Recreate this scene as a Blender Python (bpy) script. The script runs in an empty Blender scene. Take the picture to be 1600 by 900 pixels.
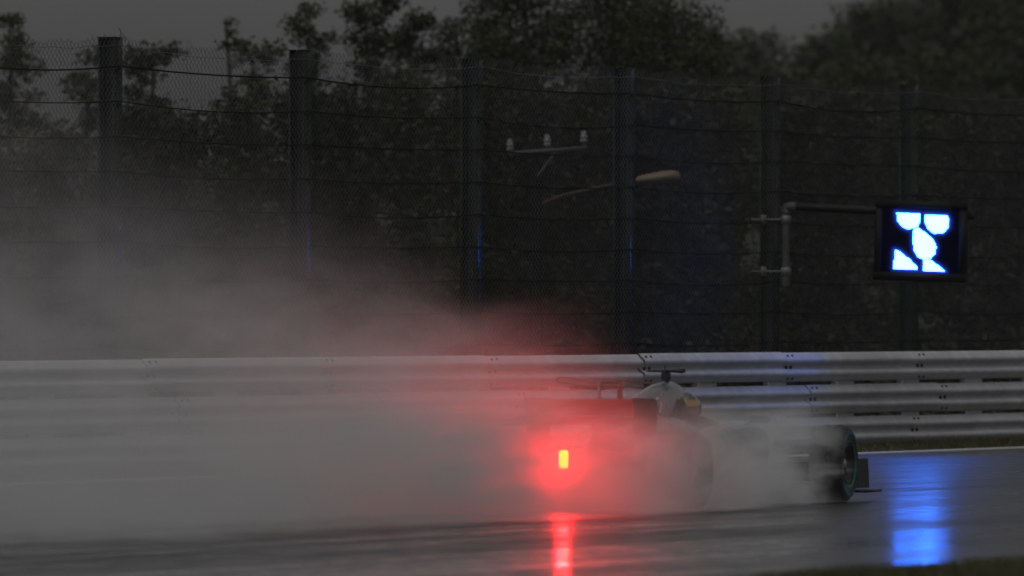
import bpy, bmesh, math, random
import numpy as np
from math import sin, cos, radians as R, pi
from mathutils import Vector, Matrix, noise as mnoise

scene = bpy.context.scene
COL = scene.collection

# ------------------------------------------------------------------ camera
CAM_H = 1.65
FPX = 13333.0                      # focal length in photo pixels (300 mm on 36 mm, 1600 px)
HOR = 490.0                        # row of the horizon
cd = bpy.data.cameras.new('camera')
cam = bpy.data.objects.new('camera', cd)
COL.objects.link(cam)
cd.sensor_width = 36.0
cd.lens = 300.0
cd.clip_start = 1.0
cd.clip_end = 4000.0
cam.location = (0, 0, CAM_H)
cam.rotation_euler = (R(90) + math.atan((HOR - 450.0) / FPX), 0, 0)
cd.dof.use_dof = True
cd.dof.focus_distance = 85.0
cd.dof.aperture_fstop = 3.0
scene.camera = cam

# ------------------------------------------------------------------ sky, sun, exposure
SUN_EL, SUN_ROT = R(58), R(200)
world = bpy.data.worlds.new('World')
scene.world = world
world.use_nodes = True
wt = world.node_tree
wt.nodes.clear()
sky = wt.nodes.new('ShaderNodeTexSky')
sky.sky_type = 'NISHITA'
sky.sun_disc = False
sky.sun_elevation = SUN_EL
sky.sun_rotation = SUN_ROT
sky.dust_density = 4.0
hs = wt.nodes.new('ShaderNodeHueSaturation')
hs.inputs['Saturation'].default_value = 0.06
bg = wt.nodes.new('ShaderNodeBackground')
bg.inputs['Strength'].default_value = 0.046
wo = wt.nodes.new('ShaderNodeOutputWorld')
wt.links.new(sky.outputs[0], hs.inputs['Color'])
wt.links.new(hs.outputs[0], bg.inputs[0])
wt.links.new(bg.outputs[0], wo.inputs[0])

sd = bpy.data.lights.new('sun', 'SUN')
sd.energy = 0.27
sd.angle = R(70)
sd.color = (1.0, 0.985, 0.96)
sun = bpy.data.objects.new('sun', sd)
COL.objects.link(sun)
# sun direction (towards the sun): azimuth measured like the sky texture
az = SUN_ROT
to_sun = Vector((sin(az) * cos(SUN_EL), cos(az) * cos(SUN_EL), sin(SUN_EL)))
sun.rotation_euler = to_sun.to_track_quat('Z', 'Y').to_euler()

vs = scene.view_settings
vs.view_transform = 'Standard'
vs.look = 'None'
vs.exposure = 0.0
vs.gamma = 1.0
vs.use_curve_mapping = False
scene.render.engine = 'CYCLES'
cy = scene.cycles
cy.use_denoising = True
try:
    cy.denoiser = 'OPENIMAGEDENOISE'
except Exception:
    pass
cy.max_bounces = 6
cy.diffuse_bounces = 2
cy.glossy_bounces = 3
cy.transmission_bounces = 2
cy.volume_bounces = 1
cy.transparent_max_bounces = 8
cy.sample_clamp_indirect = 6.0
cy.volume_step_rate = 1.0
cy.volume_max_steps = 160
cy.caustics_reflective = False
cy.caustics_refractive = False

# ------------------------------------------------------------------ frames of reference
HD = R(26.2)                                   # heading of the track, right of the view
D = Vector((sin(HD), cos(HD), 0))              # along the track
L = Vector((-cos(HD), sin(HD), 0))             # to the left of the track
O = Vector((0.661, 71.70, 0))                  # rear axle of the car on the ground
CARH = R(21.6)


def P(u, v, z=0.0):
    p = O + D * u + L * v
    return Vector((p.x, p.y, z))


def u_at(px, v):
    """place along the track at offset v that the photo shows in column px"""
    k = (px - 800.0) / FPX
    b = O + L * v
    return (k * b.y - b.x) / (D.x - k * D.y)


def depth(u, v):
    return (O + D * u + L * v).y


def z_at(py, dep):
    return CAM_H - (py - HOR) / FPX * dep


def at(px, py, dep):
    return Vector(((px - 800.0) / FPX * dep, dep, z_at(py, dep)))


# ------------------------------------------------------------------ object helpers
def tag(o, label=None, cat=None, group=None, kind=None):
    if label: o['label'] = label
    if cat: o['category'] = cat
    if group: o['group'] = group
    if kind: o['kind'] = kind
    return o


def empty(name, loc=(0, 0, 0), rz=0.0, parent=None):
    o = bpy.data.objects.new(name, None)
    o.empty_display_size = 0.2
    COL.objects.link(o)
    o.location = loc
    o.rotation_euler = (0, 0, rz)
    if parent: o.parent = parent
    return o


class MB:
    """collects shapes, then links them as one mesh object"""
    def __init__(s):
        s.v, s.f, s.m, s.sm = [], [], [], []

    def add(s, verts, faces, mi=0, smooth=False):
        b = len(s.v)
        s.v.extend([tuple(v) for v in verts])
        for f in faces:
            s.f.append(tuple(b + i for i in f)); s.m.append(mi); s.sm.append(smooth)

    def box(s, c, size, mat=None, mi=0, bev=0.0):
        hx, hy, hz = size[0] / 2, size[1] / 2, size[2] / 2
        if bev <= 0:
            vs = [Vector((x, y, z)) for x in (-hx, hx) for y in (-hy, hy) for z in (-hz, hz)]
            fs = [(0, 1, 3, 2), (4, 6, 7, 5), (0, 4, 5, 1), (2, 3, 7, 6), (0, 2, 6, 4), (1, 5, 7, 3)]
        else:
            bm = bmesh.new()
            bmesh.ops.create_cube(bm, size=1.0)
            for v in bm.verts: v.co = Vector((v.co.x * size[0], v.co.y * size[1], v.co.z * size[2]))
            bmesh.ops.bevel(bm, geom=list(bm.edges), offset=bev, segments=2, affect='EDGES')
            bm.verts.index_update()
            vs = [v.co.copy() for v in bm.verts]
            fs = [[v.index for v in f.verts] for f in bm.faces]
            bm.free()
        c = Vector(c)
        vs = [(mat @ v if mat else v) + c for v in vs]
        s.add(vs, fs, mi, bev > 0)

    def tube(s, pts, rad, n=8, mi=0, cap=True, smooth=True):
        pts = [Vector(p) for p in pts]
        rads = rad if hasattr(rad, '__len__') else [rad] * len(pts)
        rings = []
        up = Vector((0, 0, 1))
        for i, p in enumerate(pts):
            t = (pts[min(i + 1, len(pts) - 1)] - pts[max(i - 1, 0)])
            if t.length < 1e-9: t = Vector((0, 0, 1))
            t.normalize()
            a = t.cross(up if abs(t.z) < 0.93 else Vector((1, 0, 0))).normalized()
            b = t.cross(a).normalized()
            rings.append([p + (a * cos(2 * pi * k / n) + b * sin(2 * pi * k / n)) * rads[i] for k in range(n)])
        s.loft(rings, mi, cap, smooth)

    def loft(s, rings, mi=0, cap=True, smooth=True):
        n = len(rings[0])
        vs = [v for r in rings for v in r]
        fs = []
        for i in range(len(rings) - 1):
            for k in range(n):
                k2 = (k + 1) % n
                fs.append((i * n + k, i * n + k2, (i + 1) * n + k2, (i + 1) * n + k))
        s.add(vs, fs, mi, smooth)
        if cap:
            s.add(rings[0], [tuple(range(n))[::-1]], mi, False)
            s.add(rings[-1], [tuple(range(n))], mi, False)

    def lathe(s, prof, n=40, axis='y', c=(0, 0, 0), mi=0, a0=0.0, a1=2 * pi):
        """prof: (radius, offset along the axis)"""
        full = abs(a1 - a0 - 2 * pi) < 1e-6
        m = n if full else n + 1
        c = Vector(c)
        vs = []
        for r, h in prof:
            for k in range(m):
                a = a0 + (a1 - a0) * k / n
                x, z = r * cos(a), r * sin(a)
                vs.append(c + (Vector((x, h, z)) if axis == 'y' else Vector((x, z, h)) if axis == 'z' else Vector((h, x, z))))
        fs = []
        for i in range(len(prof) - 1):
            for k in range(n):
                k2 = (k + 1) % m
                fs.append((i * m + k, i * m + k2, (i + 1) * m + k2, (i + 1) * m + k))
        s.add(vs, fs, mi, True)

    def prism(s, poly, axis_vec, mi=0):
        """closed polygon (3-D points) pushed along a vector"""
        a = [Vector(p) for p in poly]
        b = [p + Vector(axis_vec) for p in a]
        n = len(a)
        s.add(a + b, [tuple(range(n))[::-1], tuple(range(n, 2 * n))] +
              [(i, (i + 1) % n, n + (i + 1) % n, n + i) for i in range(n)], mi)

    def mesh(s, name, mats):
        me = bpy.data.meshes.new(name)
        me.from_pydata(s.v, [], s.f)
        for m in (mats if isinstance(mats, (list, tuple)) else [mats]): me.materials.append(m)
        me.polygons.foreach_set('material_index', s.m)
        me.polygons.foreach_set('use_smooth', s.sm)
        me.update()
        bm = bmesh.new(); bm.from_mesh(me)
        bmesh.ops.recalc_face_normals(bm, faces=bm.faces)
        bm.to_mesh(me); bm.free()
        return me

    def build(s, name, mats, parent=None):
        o = bpy.data.objects.new(name, s.mesh(name, mats))
        COL.objects.link(o)
        if parent: o.parent = parent
        return o


def raw_mesh(name, verts, faces, k, mat, smooth=False):
    """fast mesh from numpy arrays, faces of k corners"""
    me = bpy.data.meshes.new(name)
    nv, nf = len(verts), len(faces)
    me.vertices.add(nv)
    me.vertices.foreach_set('co', np.asarray(verts, np.float32).ravel())
    me.loops.add(nf * k)
    me.loops.foreach_set('vertex_index', np.asarray(faces, np.int32).ravel())
    me.polygons.add(nf)
    me.polygons.foreach_set('loop_start', np.arange(0, nf * k, k, dtype=np.int32))
    if smooth:
        me.polygons.foreach_set('use_smooth', np.ones(nf, bool))
    me.materials.append(mat)
    me.update(calc_edges=True)
    me.validate()
    return me


def link(name, me, parent=None):
    o = bpy.data.objects.new(name, me)
    COL.objects.link(o)
    if parent: o.parent = parent
    return o


# ------------------------------------------------------------------ node helpers
class E:
    """a number in a node tree; arithmetic makes Math nodes"""
    def __init__(s, nt, x): s.nt, s.x = nt, x

    def _op(s, op, *a, clamp=False):
        n = s.nt.nodes.new('ShaderNodeMath'); n.operation = op; n.use_clamp = clamp
        for i, y in enumerate((s,) + a):
            y = y.x if isinstance(y, E) else y
            if isinstance(y, (int, float)): n.inputs[i].default_value = y
            else: s.nt.links.new(y, n.inputs[i])
        return E(s.nt, n.outputs[0])
    def __add__(s, o): return s._op('ADD', o)
    __radd__ = __add__
    def __sub__(s, o): return s._op('SUBTRACT', o)
    def __rsub__(s, o): return E(s.nt, float(o))._op('SUBTRACT', s)
    def __mul__(s, o): return s._op('MULTIPLY', o)
    __rmul__ = __mul__
    def __truediv__(s, o): return s._op('DIVIDE', o)
    def __rtruediv__(s, o): return E(s.nt, float(o))._op('DIVIDE', s)
    def max(s, o): return s._op('MAXIMUM', o)
    def min(s, o): return s._op('MINIMUM', o)
    def pow(s, o): return s._op('POWER', o)
    def clamp(s): return s._op('ADD', 0.0, clamp=True)
    def ss(s):
        c = s.clamp()
        return c * c * (3.0 - 2.0 * c)


def node_mat(name):
    m = bpy.data.materials.new(name)
    m.use_nodes = True
    nt = m.node_tree
    b = nt.nodes['Principled BSDF']
    return m, nt, b


def noise_tex(nt, vec, scale, detail=3.0, rough=0.55, dist=0.0):
    n = nt.nodes.new('ShaderNodeTexNoise')
    n.inputs['Scale'].default_value = scale
    n.inputs['Detail'].default_value = detail
    n.inputs['Roughness'].default_value = rough
    n.inputs['Distortion'].default_value = dist
    if vec is not None: nt.links.new(vec, n.inputs['Vector'])
    return n.outputs['Fac']


def mapped(nt, coord='Object', scale=(1, 1, 1), rot=(0, 0, 0), loc=(0, 0, 0)):
    t = nt.nodes.new('ShaderNodeTexCoord')
    mp = nt.nodes.new('ShaderNodeMapping')
    mp.inputs['Scale'].default_value = scale
    mp.inputs['Rotation'].default_value = rot
    mp.inputs['Location'].default_value = loc
    nt.links.new(t.outputs[coord], mp.inputs['Vector'])
    return mp.outputs[0]


def ramp(nt, fac, stops):
    r = nt.nodes.new('ShaderNodeValToRGB')
    el = r.color_ramp.elements
    while len(el) < len(stops): el.new(0.5)
    for e, (p, c) in zip(el, stops):
        e.position = p
        e.color = (c, c, c, 1) if isinstance(c, (int, float)) else tuple(c) + (1,)
    nt.links.new(fac, r.inputs[0])
    return r.outputs[0]


def bump(nt, b, h, strength, dist=0.02):
    n = nt.nodes.new('ShaderNodeBump')
    n.inputs['Strength'].default_value = strength
    n.inputs['Distance'].default_value = dist
    nt.links.new(h, n.inputs['Height'])
    nt.links.new(n.outputs[0], b.inputs['Normal'])


def simple(name, c0, c1=None, rough=0.5, metal=0.0, scale=6.0, coat=0.0, bmp=0.0, spec=None, rough_var=0.12):
    """paint / metal / rubber with a soft variation in tone and gloss"""
    m, nt, b = node_mat(name)
    c1 = c1 or tuple(x * 0.75 for x in c0)
    v = mapped(nt)
    f = noise_tex(nt, v, scale, 4)
    nt.links.new(ramp(nt, f, [(0.3, c0), (0.7, c1)]), b.inputs['Base Color'])
    f2 = noise_tex(nt, v, scale * 3.1, 3)
    nt.links.new(ramp(nt, f2, [(0.25, max(0.02, rough - rough_var)), (0.75, min(1, rough + rough_var))]), b.inputs['Roughness'])
    b.inputs['Metallic'].default_value = metal
    b.inputs['Coat Weight'].default_value = coat
    b.inputs['Coat Roughness'].default_value = 0.08
    if spec is not None: b.inputs['Specular IOR Level'].default_value = spec
    if bmp > 0: bump(nt, b, f2, bmp)
    return m


def emit_mat(name, col, strength):
    m = bpy.data.materials.new(name); m.use_nodes = True
    nt = m.node_tree; nt.nodes.clear()
    e = nt.nodes.new('ShaderNodeEmission'); o = nt.nodes.new('ShaderNodeOutputMaterial')
    e.inputs[0].default_value = tuple(col) + (1,); e.inputs[1].default_value = strength
    nt.links.new(e.outputs[0], o.inputs[0])
    return m


# ------------------------------------------------------------------ materials of the setting
M = {}


def mat_wet_asphalt():
    m, nt, b = node_mat('wet_asphalt')
    # object space of the road: x along the track, y across it
    v = mapped(nt, scale=(0.10, 1.0, 1.0))
    streak = noise_tex(nt, v, 2.3, 6, 0.66, 0.5)
    v2 = mapped(nt, scale=(0.05, 0.55, 1.0), loc=(3, 7, 0))
    band = noise_tex(nt, v2, 1.0, 3, 0.5)
    v3 = mapped(nt, scale=(1, 1, 1))
    grain = noise_tex(nt, v3, 55.0, 2, 0.6)
    nt.links.new(ramp(nt, streak, [(0.3, (0.006, 0.006, 0.0065)), (0.7, (0.012, 0.012, 0.0125))]), b.inputs['Base Color'])
    dash = E(nt, noise_tex(nt, v3, 3.4, 4, 0.7)) - 0.5
    s = E(nt, streak); bd = E(nt, band)
    wet = (s * 0.62 + bd * 0.75 + dash * 0.85 - 0.43)
    nt.links.new((0.31 + wet * 0.4).max(0.22).min(0.6).x, b.inputs['Roughness'])
    nt.links.new((0.08 + wet * 0.30).max(0.06).min(0.4).x, b.inputs['Coat Roughness'])
    nt.links.new((0.46 - (s * 0.7 + bd * 0.7 - 0.70) * 2.7 - dash * 1.3).max(0.04).min(1.0).x, b.inputs['Coat Weight'])
    b.inputs['Coat IOR'].default_value = 1.42
    # drier streaks mirror less
    b.inputs['Specular IOR Level'].default_value = 0.45
    h = E(nt, grain) * 0.4 + s * 1.3 + dash * 0.9
    bump(nt, b, h.x, 0.26, 0.012)
    return m


def mat_rail():
    m, nt, b = node_mat('galvanised_rail')
    v = mapped(nt, scale=(0.25, 1, 1))
    f = noise_tex(nt, v, 3.0, 5, 0.6)
    v2 = mapped(nt, scale=(2.2, 1, 0.4))
    f2 = noise_tex(nt, v2, 2.4, 4, 0.65)
    mix = E(nt, f) * 0.55 + E(nt, f2) * 0.45
    nt.links.new(ramp(nt, mix.x, [(0.32, (0.38, 0.38, 0.395)), (0.62, (0.60, 0.60, 0.625))]), b.inputs['Base Color'])
    b.inputs['Metallic'].default_value = 0.0
    b.inputs['Specular IOR Level'].default_value = 0.03
    nt.links.new(ramp(nt, f2, [(0.3, 0.62), (0.7, 0.8)]), b.inputs['Roughness'])
    return m


M['asphalt'] = mat_wet_asphalt()
M['rail'] = mat_rail()
M['bolt'] = simple('dark_bolt', (0.03, 0.03, 0.032), rough=0.5, metal=0.4)
M['rail_post'] = simple('rail_post_steel', (0.14, 0.14, 0.145), rough=0.55, metal=0.4)
M['white_line'] = simple('white_line_paint', (0.72, 0.72, 0.74), (0.55, 0.55, 0.57), rough=0.4, scale=2.0)
M['soil'] = simple('soil_grass', (0.030, 0.036, 0.014), (0.055, 0.055, 0.020), rough=0.9, scale=0.8, bmp=0.4)
M['bank'] = simple('bank_cover', (0.014, 0.016, 0.009), (0.026, 0.028, 0.014), rough=0.95, scale=0.35, bmp=0.4)
M['grass'] = simple('grass_blades', (0.046, 0.046, 0.015), (0.080, 0.070, 0.024), rough=0.7, scale=0.7)
M['post'] = simple('post_dark_green_steel', (0.003, 0.006, 0.0065), (0.005, 0.009, 0.0095), rough=0.24, scale=4.0, spec=0.36, rough_var=0.08)
M['wire'] = simple('wire_wet_steel', (0.085, 0.096, 0.09), (0.13, 0.142, 0.136), rough=0.35, metal=0.2, scale=3.0)
M['cable'] = simple('cable_dark', (0.008, 0.008, 0.009), rough=0.8, spec=0.1, scale=3.0)

# ------------------------------------------------------------------ ground, road, verges
V_NEAR, V_FAR, V_RAIL, V_FENCE = -9.35, 9.45, 11.3, 12.5
ANG = math.atan2(D.y, D.x)


def strip(name, u0, u1, v0, v1, z, mat, nu=2, nv=2, kind='structure', zfun=None):
    vs, fs = [], []
    for i in range(nu + 1):
        for j in range(nv + 1):
            u = u0 + (u1 - u0) * i / nu; v = v0 + (v1 - v0) * j / nv
            vs.append((u, v, z + (zfun(u, v) if zfun else 0)))
    for i in range(nu):
        for j in range(nv):
            a = i * (nv + 1) + j
            fs.append((a, a + nv + 1, a + nv + 2, a + 1))
    me = bpy.data.meshes.new(name)
    me.from_pydata(vs, [], fs); me.materials.append(mat); me.update()
    if zfun: me.polygons.foreach_set('use_smooth', [True] * len(fs))
    o = bpy.data.objects.new(name, me); COL.objects.link(o)
    o.location = O; o.rotation_euler = (0, 0, ANG)
    if kind: o['kind'] = kind
    return o


strip('ground', -1500, 2500, -1500, 1500, -0.012, M['soil'], 8, 8)
strip('road', -160, 420, V_NEAR, V_FAR, 0.0, M['asphalt'], 4, 2)
# painted edges, a slightly raised lip of paint on the kerbing
for nm, v0, v1 in (('far_edge_line', V_FAR - 0.02, V_FAR + 0.28), ('near_edge_line', V_NEAR - 0.16, V_NEAR + 0.02)):
    mb = MB()
    mb.box((110, (v0 + v1) / 2, 0.003), (520, v1 - v0, 0.018))
    o = mb.build(nm, M['white_line']); o.location = O; o.rotation_euler = (0, 0, ANG)
    o['kind'] = 'structure'


def verge_z(u, v):
    return 0.03 * mnoise.noise(Vector((u * 0.5, v * 0.9, 0)))


strip('far_verge', -60, 160, V_FAR + 0.28, V_FENCE + 3.0, 0.01, M['soil'], 200, 6,
      zfun=lambda u, v: verge_z(u, v) + 0.025 * min(1, max(0, (v - V_FAR - 0.3) / 1.5)))
strip('near_verge', -40, 60, V_NEAR - 8.0, V_NEAR - 0.16, 0.01, M['soil'], 120, 8,
      zfun=lambda u, v: verge_z(u, v) + 0.05 * min(1, max(0, (V_NEAR - 0.2 - v) / 0.8)))


def grass(name, u0, u1, v0, v1, n, h0, h1, seed, zb, clump=0.5):
    r = np.random.default_rng(seed)
    u = r.uniform(u0, u1, n); v = r.uniform(v0, v1, n)
    h = r.uniform(h0, h1, n) * (0.55 + 0.9 * (0.5 + 0.5 * np.sin(u * 2.1 + np.sin(v * 3 + u)))) ** clump
    a = r.uniform(0, 2 * pi, n); lean = r.uniform(0.0, 0.8, n) * h
    w = r.uniform(0.004, 0.009, n)
    z = np.array([zb(x, y) for x, y in zip(u, v)])
    la = r.uniform(0, 2 * pi, n)
    p0 = np.stack([u - w * np.cos(a), v - w * np.sin(a), z], 1)
    p1 = np.stack([u + w * np.cos(a), v + w * np.sin(a), z], 1)
    p2 = np.stack([u + lean * np.cos(la), v + lean * np.sin(la), z + h], 1)
    verts = np.stack([p0, p1, p2], 1).reshape(-1, 3)
    me = raw_mesh(name, verts, np.arange(3 * n).reshape(-1, 3), 3, M['grass'])
    o = link(name, me); o.location = O; o.rotation_euler = (0, 0, ANG)
    o['kind'] = 'stuff'
    return o


grass('verge_grass', u_at(-40, V_FAR), u_at(1640, V_FAR + 2), V_FAR + 0.26, V_RAIL + 0.1, 26000, 0.03, 0.085, 3,
      lambda u, v: 0.01 + 0.02 * min(1, max(0, (v - V_FAR - 0.3) / 1.5)))
ga = u_at(1180, V_NEAR); gb = u_at(1640, V_NEAR)
grass('roadside_grass', min(ga, gb) - 1, max(ga, gb) + 2, V_NEAR - 2.4, V_NEAR - 0.13, 24000, 0.03, 0.085, 5,
      lambda u, v: 0.01 + 0.04 * min(1, max(0, (V_NEAR - 0.2 - v) / 0.8)))

# bank of earth rising behind the fence
def bank_z(u, v):
    t = min(1, max(0, (v - V_FENCE - 16.0) / 16.0))
    t = t * t * (3 - 2 * t)
    return -0.3 + t * (3.4 + 0.9 * mnoise.noise(Vector((u * 0.06, v * 0.06, 2.0))) + 0.4 * mnoise.noise(Vector((u * 0.3, v * 0.3, 5.0))))


strip('bank', -70, 260, V_FENCE + 2.0, V_FENCE + 70, 0.0, M['bank'], 160, 40, zfun=bank_z)


def hill_z(u, v):
    t = min(1, max(0, (v - 90) / 110.0)); t = t * t * (3 - 2 * t)
    e = min(1, max(0, (u - 60) / 140.0)); e = e * e * (3 - 2 * e)
    return -0.5 + t * e * (9.0 + 3 * mnoise.noise(Vector((u * 0.012, v * 0.012, 9.0))))


strip('hills', -150, 620, 84, 330, 0.0, M['bank'], 80, 40, zfun=hill_z)

# ------------------------------------------------------------------ guard rail
RAILH = 0.350
PITCH = 0.398


def rail_profile(z0):
    """W-beam seen end on: (towards the road, height)"""
    pts = [(-0.01, 0.0), (0.012, 0.006), (0.026, 0.030), (0.074, 0.072), (0.082, 0.090), (0.080, 0.112), (0.070, 0.126),
           (0.012, 0.160), (0.004, 0.175), (0.012, 0.190), (0.070, 0.224), (0.080, 0.238), (0.082, 0.260),
           (0.074, 0.278), (0.026, 0.320), (0.012, 0.344), (-0.01, 0.350)]
    out = [(a, b + z0) for a, b in pts]
    inn = [(a - 0.006, b + z0 + (0.002 if b > 0.34 else -0.002 if b < 0.01 else 0)) for a, b in reversed(pts)]
    return out + inn


def make_rail_mesh(length, z0):
    mb = MB()
    prof = rail_profile(z0)
    n = len(prof)
    # local: x along the track, y to the left; the road side is -y
    rings = []
    for x, off in ((0.0, 0.002), (0.32, 0.002), (0.325, 0.0), (length, 0.0)):
        rings.append([Vector((x, -a - off, b)) for a, b in prof])
    mb.loft(rings, 0, False, True)
    # the splice bolts and slots, two columns of them
    for bx in (0.10, 0.235):
        for bz in (0.045, 0.175, 0.305):
            y = -0.03 if bz in (0.045, 0.305) else -0.012
            mb.box((bx, y - 0.012, z0 + bz), (0.026, 0.028, 0.044), mi=1, bev=0.006)
    return mb.mesh('rail_beam', [M['rail'], M['bolt']])


rail = empty('guardrail', P(0, V_RAIL), ANG)
tag(rail, 'grey triple-beam steel guardrail running the whole width beside the wet track', 'guardrail')
RAIL_U0, RAIL_LEN, RAIL_N = u_at(-60, V_RAIL) - 4.5, 4.0, 17
zb = [0.035 + k * PITCH for k in range(3)]
for k in range(3):
    me = make_rail_mesh(RAIL_LEN, zb[k])
    for i in range(RAIL_N):
        o = link('rail_beam', me, rail)
        o.location = (RAIL_U0 + i * RAIL_LEN + (0.9 if k == 1 else 0.2 if k == 2 else 0), 0.012 * sin(i * 1.7 + k), 0.006 * sin(i * 2.3 + k * 1.1))
mb = MB()
mb.box((0, 0.10, 0.57), (0.10, 0.15, 1.18), bev=0.012)
for k in range(2):                                  # spacer blocks that close part of each gap
    mb.box((0.0, 0.004, zb[k] + RAILH + 0.022), (0.5, 0.016, 0.052), mi=1)
pm = mb.mesh('rail_post', [M['rail_post'], M['rail']])
for i in range(RAIL_N * 2):
    o = link('rail_post', pm, rail)
    o.location = (RAIL_U0 + i * 2.0 + 0.16, 0.02, 0)

# ------------------------------------------------------------------ catch fence
POST_PX = [170, 466, 734, 975, 1202, 1420]
POST_TOP = [59, 79, 92, 107, 120, 132]
pu = [u_at(p, V_FENCE) for p in POST_PX]
step = (pu[-1] - pu[0]) / 5.0
pu = [pu[0] - 2 * step, pu[0] - step] + pu + [pu[-1] + step, pu[-1] + 2 * step]
ztop = [z_at(t, depth(u, V_FENCE)) for t, u in zip(POST_TOP, pu[2:8])]
ztop = [ztop[0] - 0.0] * 2 + ztop + [ztop[-1]] * 2
fence = empty('catch_fence', P(0, V_FENCE), ANG)
tag(fence, 'tall dark chain-link catch fence with steel posts above the guardrail', 'fence')


def post_mesh(h):
    mb = MB()
    # H section: two flanges and a web, edges softened; flange faces look at the road (-y)
    b, t, d = 0.20, 0.016, 0.19
    mb.box((0, -d / 2 + t / 2, h / 2), (b, t, h), bev=0.005)
    mb.box((0, d / 2 - t / 2, h / 2), (b, t, h), bev=0.005)
    mb.box((0, 0, h / 2 - 0.002), (0.012, d - 2 * t + 0.004, h - 0.004))
    mb.box((0, 0, h + 0.004), (b + 0.006, d + 0.006, 0.008))
    for k in range(10):                              # clips that hold the tension wires
        mb.box((0.03, -d / 2 - 0.006, h - 0.32 - k * 0.37), (0.05, 0.012, 0.03), bev=0.003)
    return mb.mesh('fence_post', M['post'])


for u, h in zip(pu, ztop):
    o = link('fence_post', post_mesh(h), fence)
    o.location = (u, 0, 0)
    o.rotation_euler = (0, random.Random(int(u * 10)).uniform(-0.008, 0.008) + 0.006, 0)


def sag(t, a):
    return -a * 4 * t * (1 - t)


MESH_Y = -0.112                                     # the mesh hangs on the road side of the posts
WIRE_R = 0.0027


def mesh_panel(u0, u1, h0, h1, seed):
    """chain link between two posts: each wire is its own zigzag strand with open ends on top"""
    rng = np.random.default_rng(seed)
    pitch = 0.0425
    n = int(round((u1 - u0) / pitch))
    hh = 0.041
    zlow = 0.95
    seg_v, seg_f = [], []
    base = 0
    tri = np.array([[cos(a), sin(a)] for a in (0.5, 0.5 + 2 * pi / 3, 0.5 + 4 * pi / 3)])
    amp = rng.uniform(0.05, 0.13)
    ph = rng.uniform(0, 6)
    for i in range(n):
        t = (i + 0.5) / n
        top = (h0 + (h1 - h0) * t) + 0.015 + sag(t, amp * 0.6) + 0.02 * sin(t * 9 + ph) + 0.012 * sin(t * 31 + ph)
        m = int((top - zlow) / hh)
        j = np.arange(m + 1)
        z = top - (m - j) * hh
        x = u0 + (i + ((j + m + i) % 2)) * (u1 - u0) / n
        wob = 0.006 * np.sin(z * 2.3 + i * 0.11 + ph) + 0.004 * np.sin(z * 7 + i * .3)
        x = x + wob
        y = MESH_Y + 0.01 * np.sin(t * pi) * np.sin(z * 1.7 + ph) + np.where((j % 2) == 0, 0.003, -0.003)
        # open twisted ends
        x[-1] += rng.uniform(-0.02, 0.012)
        z[-1] += rng.uniform(-0.015, 0.02)
        pts = np.stack([x, y, z], 1)
        ring = np.zeros((m + 1, 3, 3))
        for k in range(3):
            ring[:, k, 0] = pts[:, 0] + WIRE_R * tri[k, 0]
            ring[:, k, 1] = pts[:, 1] + WIRE_R * tri[k, 1]
            ring[:, k, 2] = pts[:, 2]
        seg_v.append(ring.reshape(-1, 3))
        a = (np.arange(m) * 3)[:, None]
        for k in range(3):
            k2 = (k + 1) % 3
            seg_f.append(base + np.concatenate([a + k, a + k2, a + 3 + k2, a + 3 + k], 1))
        base += (m + 1) * 3
    return raw_mesh('mesh_panel', np.concatenate(seg_v), np.concatenate(seg_f), 4, M['wire'])


for i in range(len(pu) - 1):
    o = link('mesh_panel', mesh_panel(pu[i] + 0.01, pu[i + 1] - 0.01, ztop[i], ztop[i + 1], 40 + i), fence)

rr = random.Random(8)
for k in range(10):
    pts = []
    for i in range(len(pu) - 1):
        a = rr.uniform(0.02, 0.07) * (1.3 if k < 2 else 0.8)
        for q in range(8):
            t = q / 8.0
            h = ztop[i] + (ztop[i + 1] - ztop[i]) * t - 0.30 - k * 0.37
            pts.append((pu[i] + (pu[i + 1] - pu[i]) * t, MESH_Y - 0.012, h + sag(t, a)))
    mb = MB(); mb.tube(pts, 0.009 if k < 1 else 0.0065, 5)
    mb.build('tension_wire', M['cable'], fence)
# thin selvedge wire woven near the top
pts = []
for i in range(len(pu) - 1):
    for q in range(12):
        t = q / 12.0
        h = ztop[i] + (ztop[i + 1] - ztop[i]) * t - 0.09
        pts.append((pu[i] + (pu[i + 1] - pu[i]) * t, MESH_Y - 0.008, h + sag(t, 0.06) + rr.uniform(-0.012, 0.012)))
mb = MB(); mb.tube(pts, 0.003, 4); mb.build('tension_wire', M['wire'], fence)
# loose wire curled over the first post
mb = MB()
q = []
for k in range(26):
    t = k / 25.0
    q.append((pu[2] + 0.16 - 0.10 * sin(t * pi) * 1.3 - 0.05 * t + 0.02 * sin(t * 12), -0.12, ztop[2] - 0.03 + 0.13 * sin(t * pi) + 0.01 * sin(t * 20)))
mb.tube(q, 0.0035, 5)
mb.build('loose_wire', M['wire'], fence)

# ------------------------------------------------------------------ trees
def leaf_mat(name, c0, c1):
    m, nt, b = node_mat(name)
    v = mapped(nt)
    f = noise_tex(nt, v, 0.9, 3)
    g = nt.nodes.new('ShaderNodeNewGeometry')
    mix = E(nt, f) * 0.7 + E(nt, g.outputs['Random Per Island']) * 0.28 + 0.07
    nt.links.new(ramp(nt, mix.x, [(0.3, c0), (0.8, c1)]), b.inputs['Base Color'])
    b.inputs['Roughness'].default_value = 0.55
    b.inputs['Specular IOR Level'].default_value = 0.25
    return m


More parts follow.
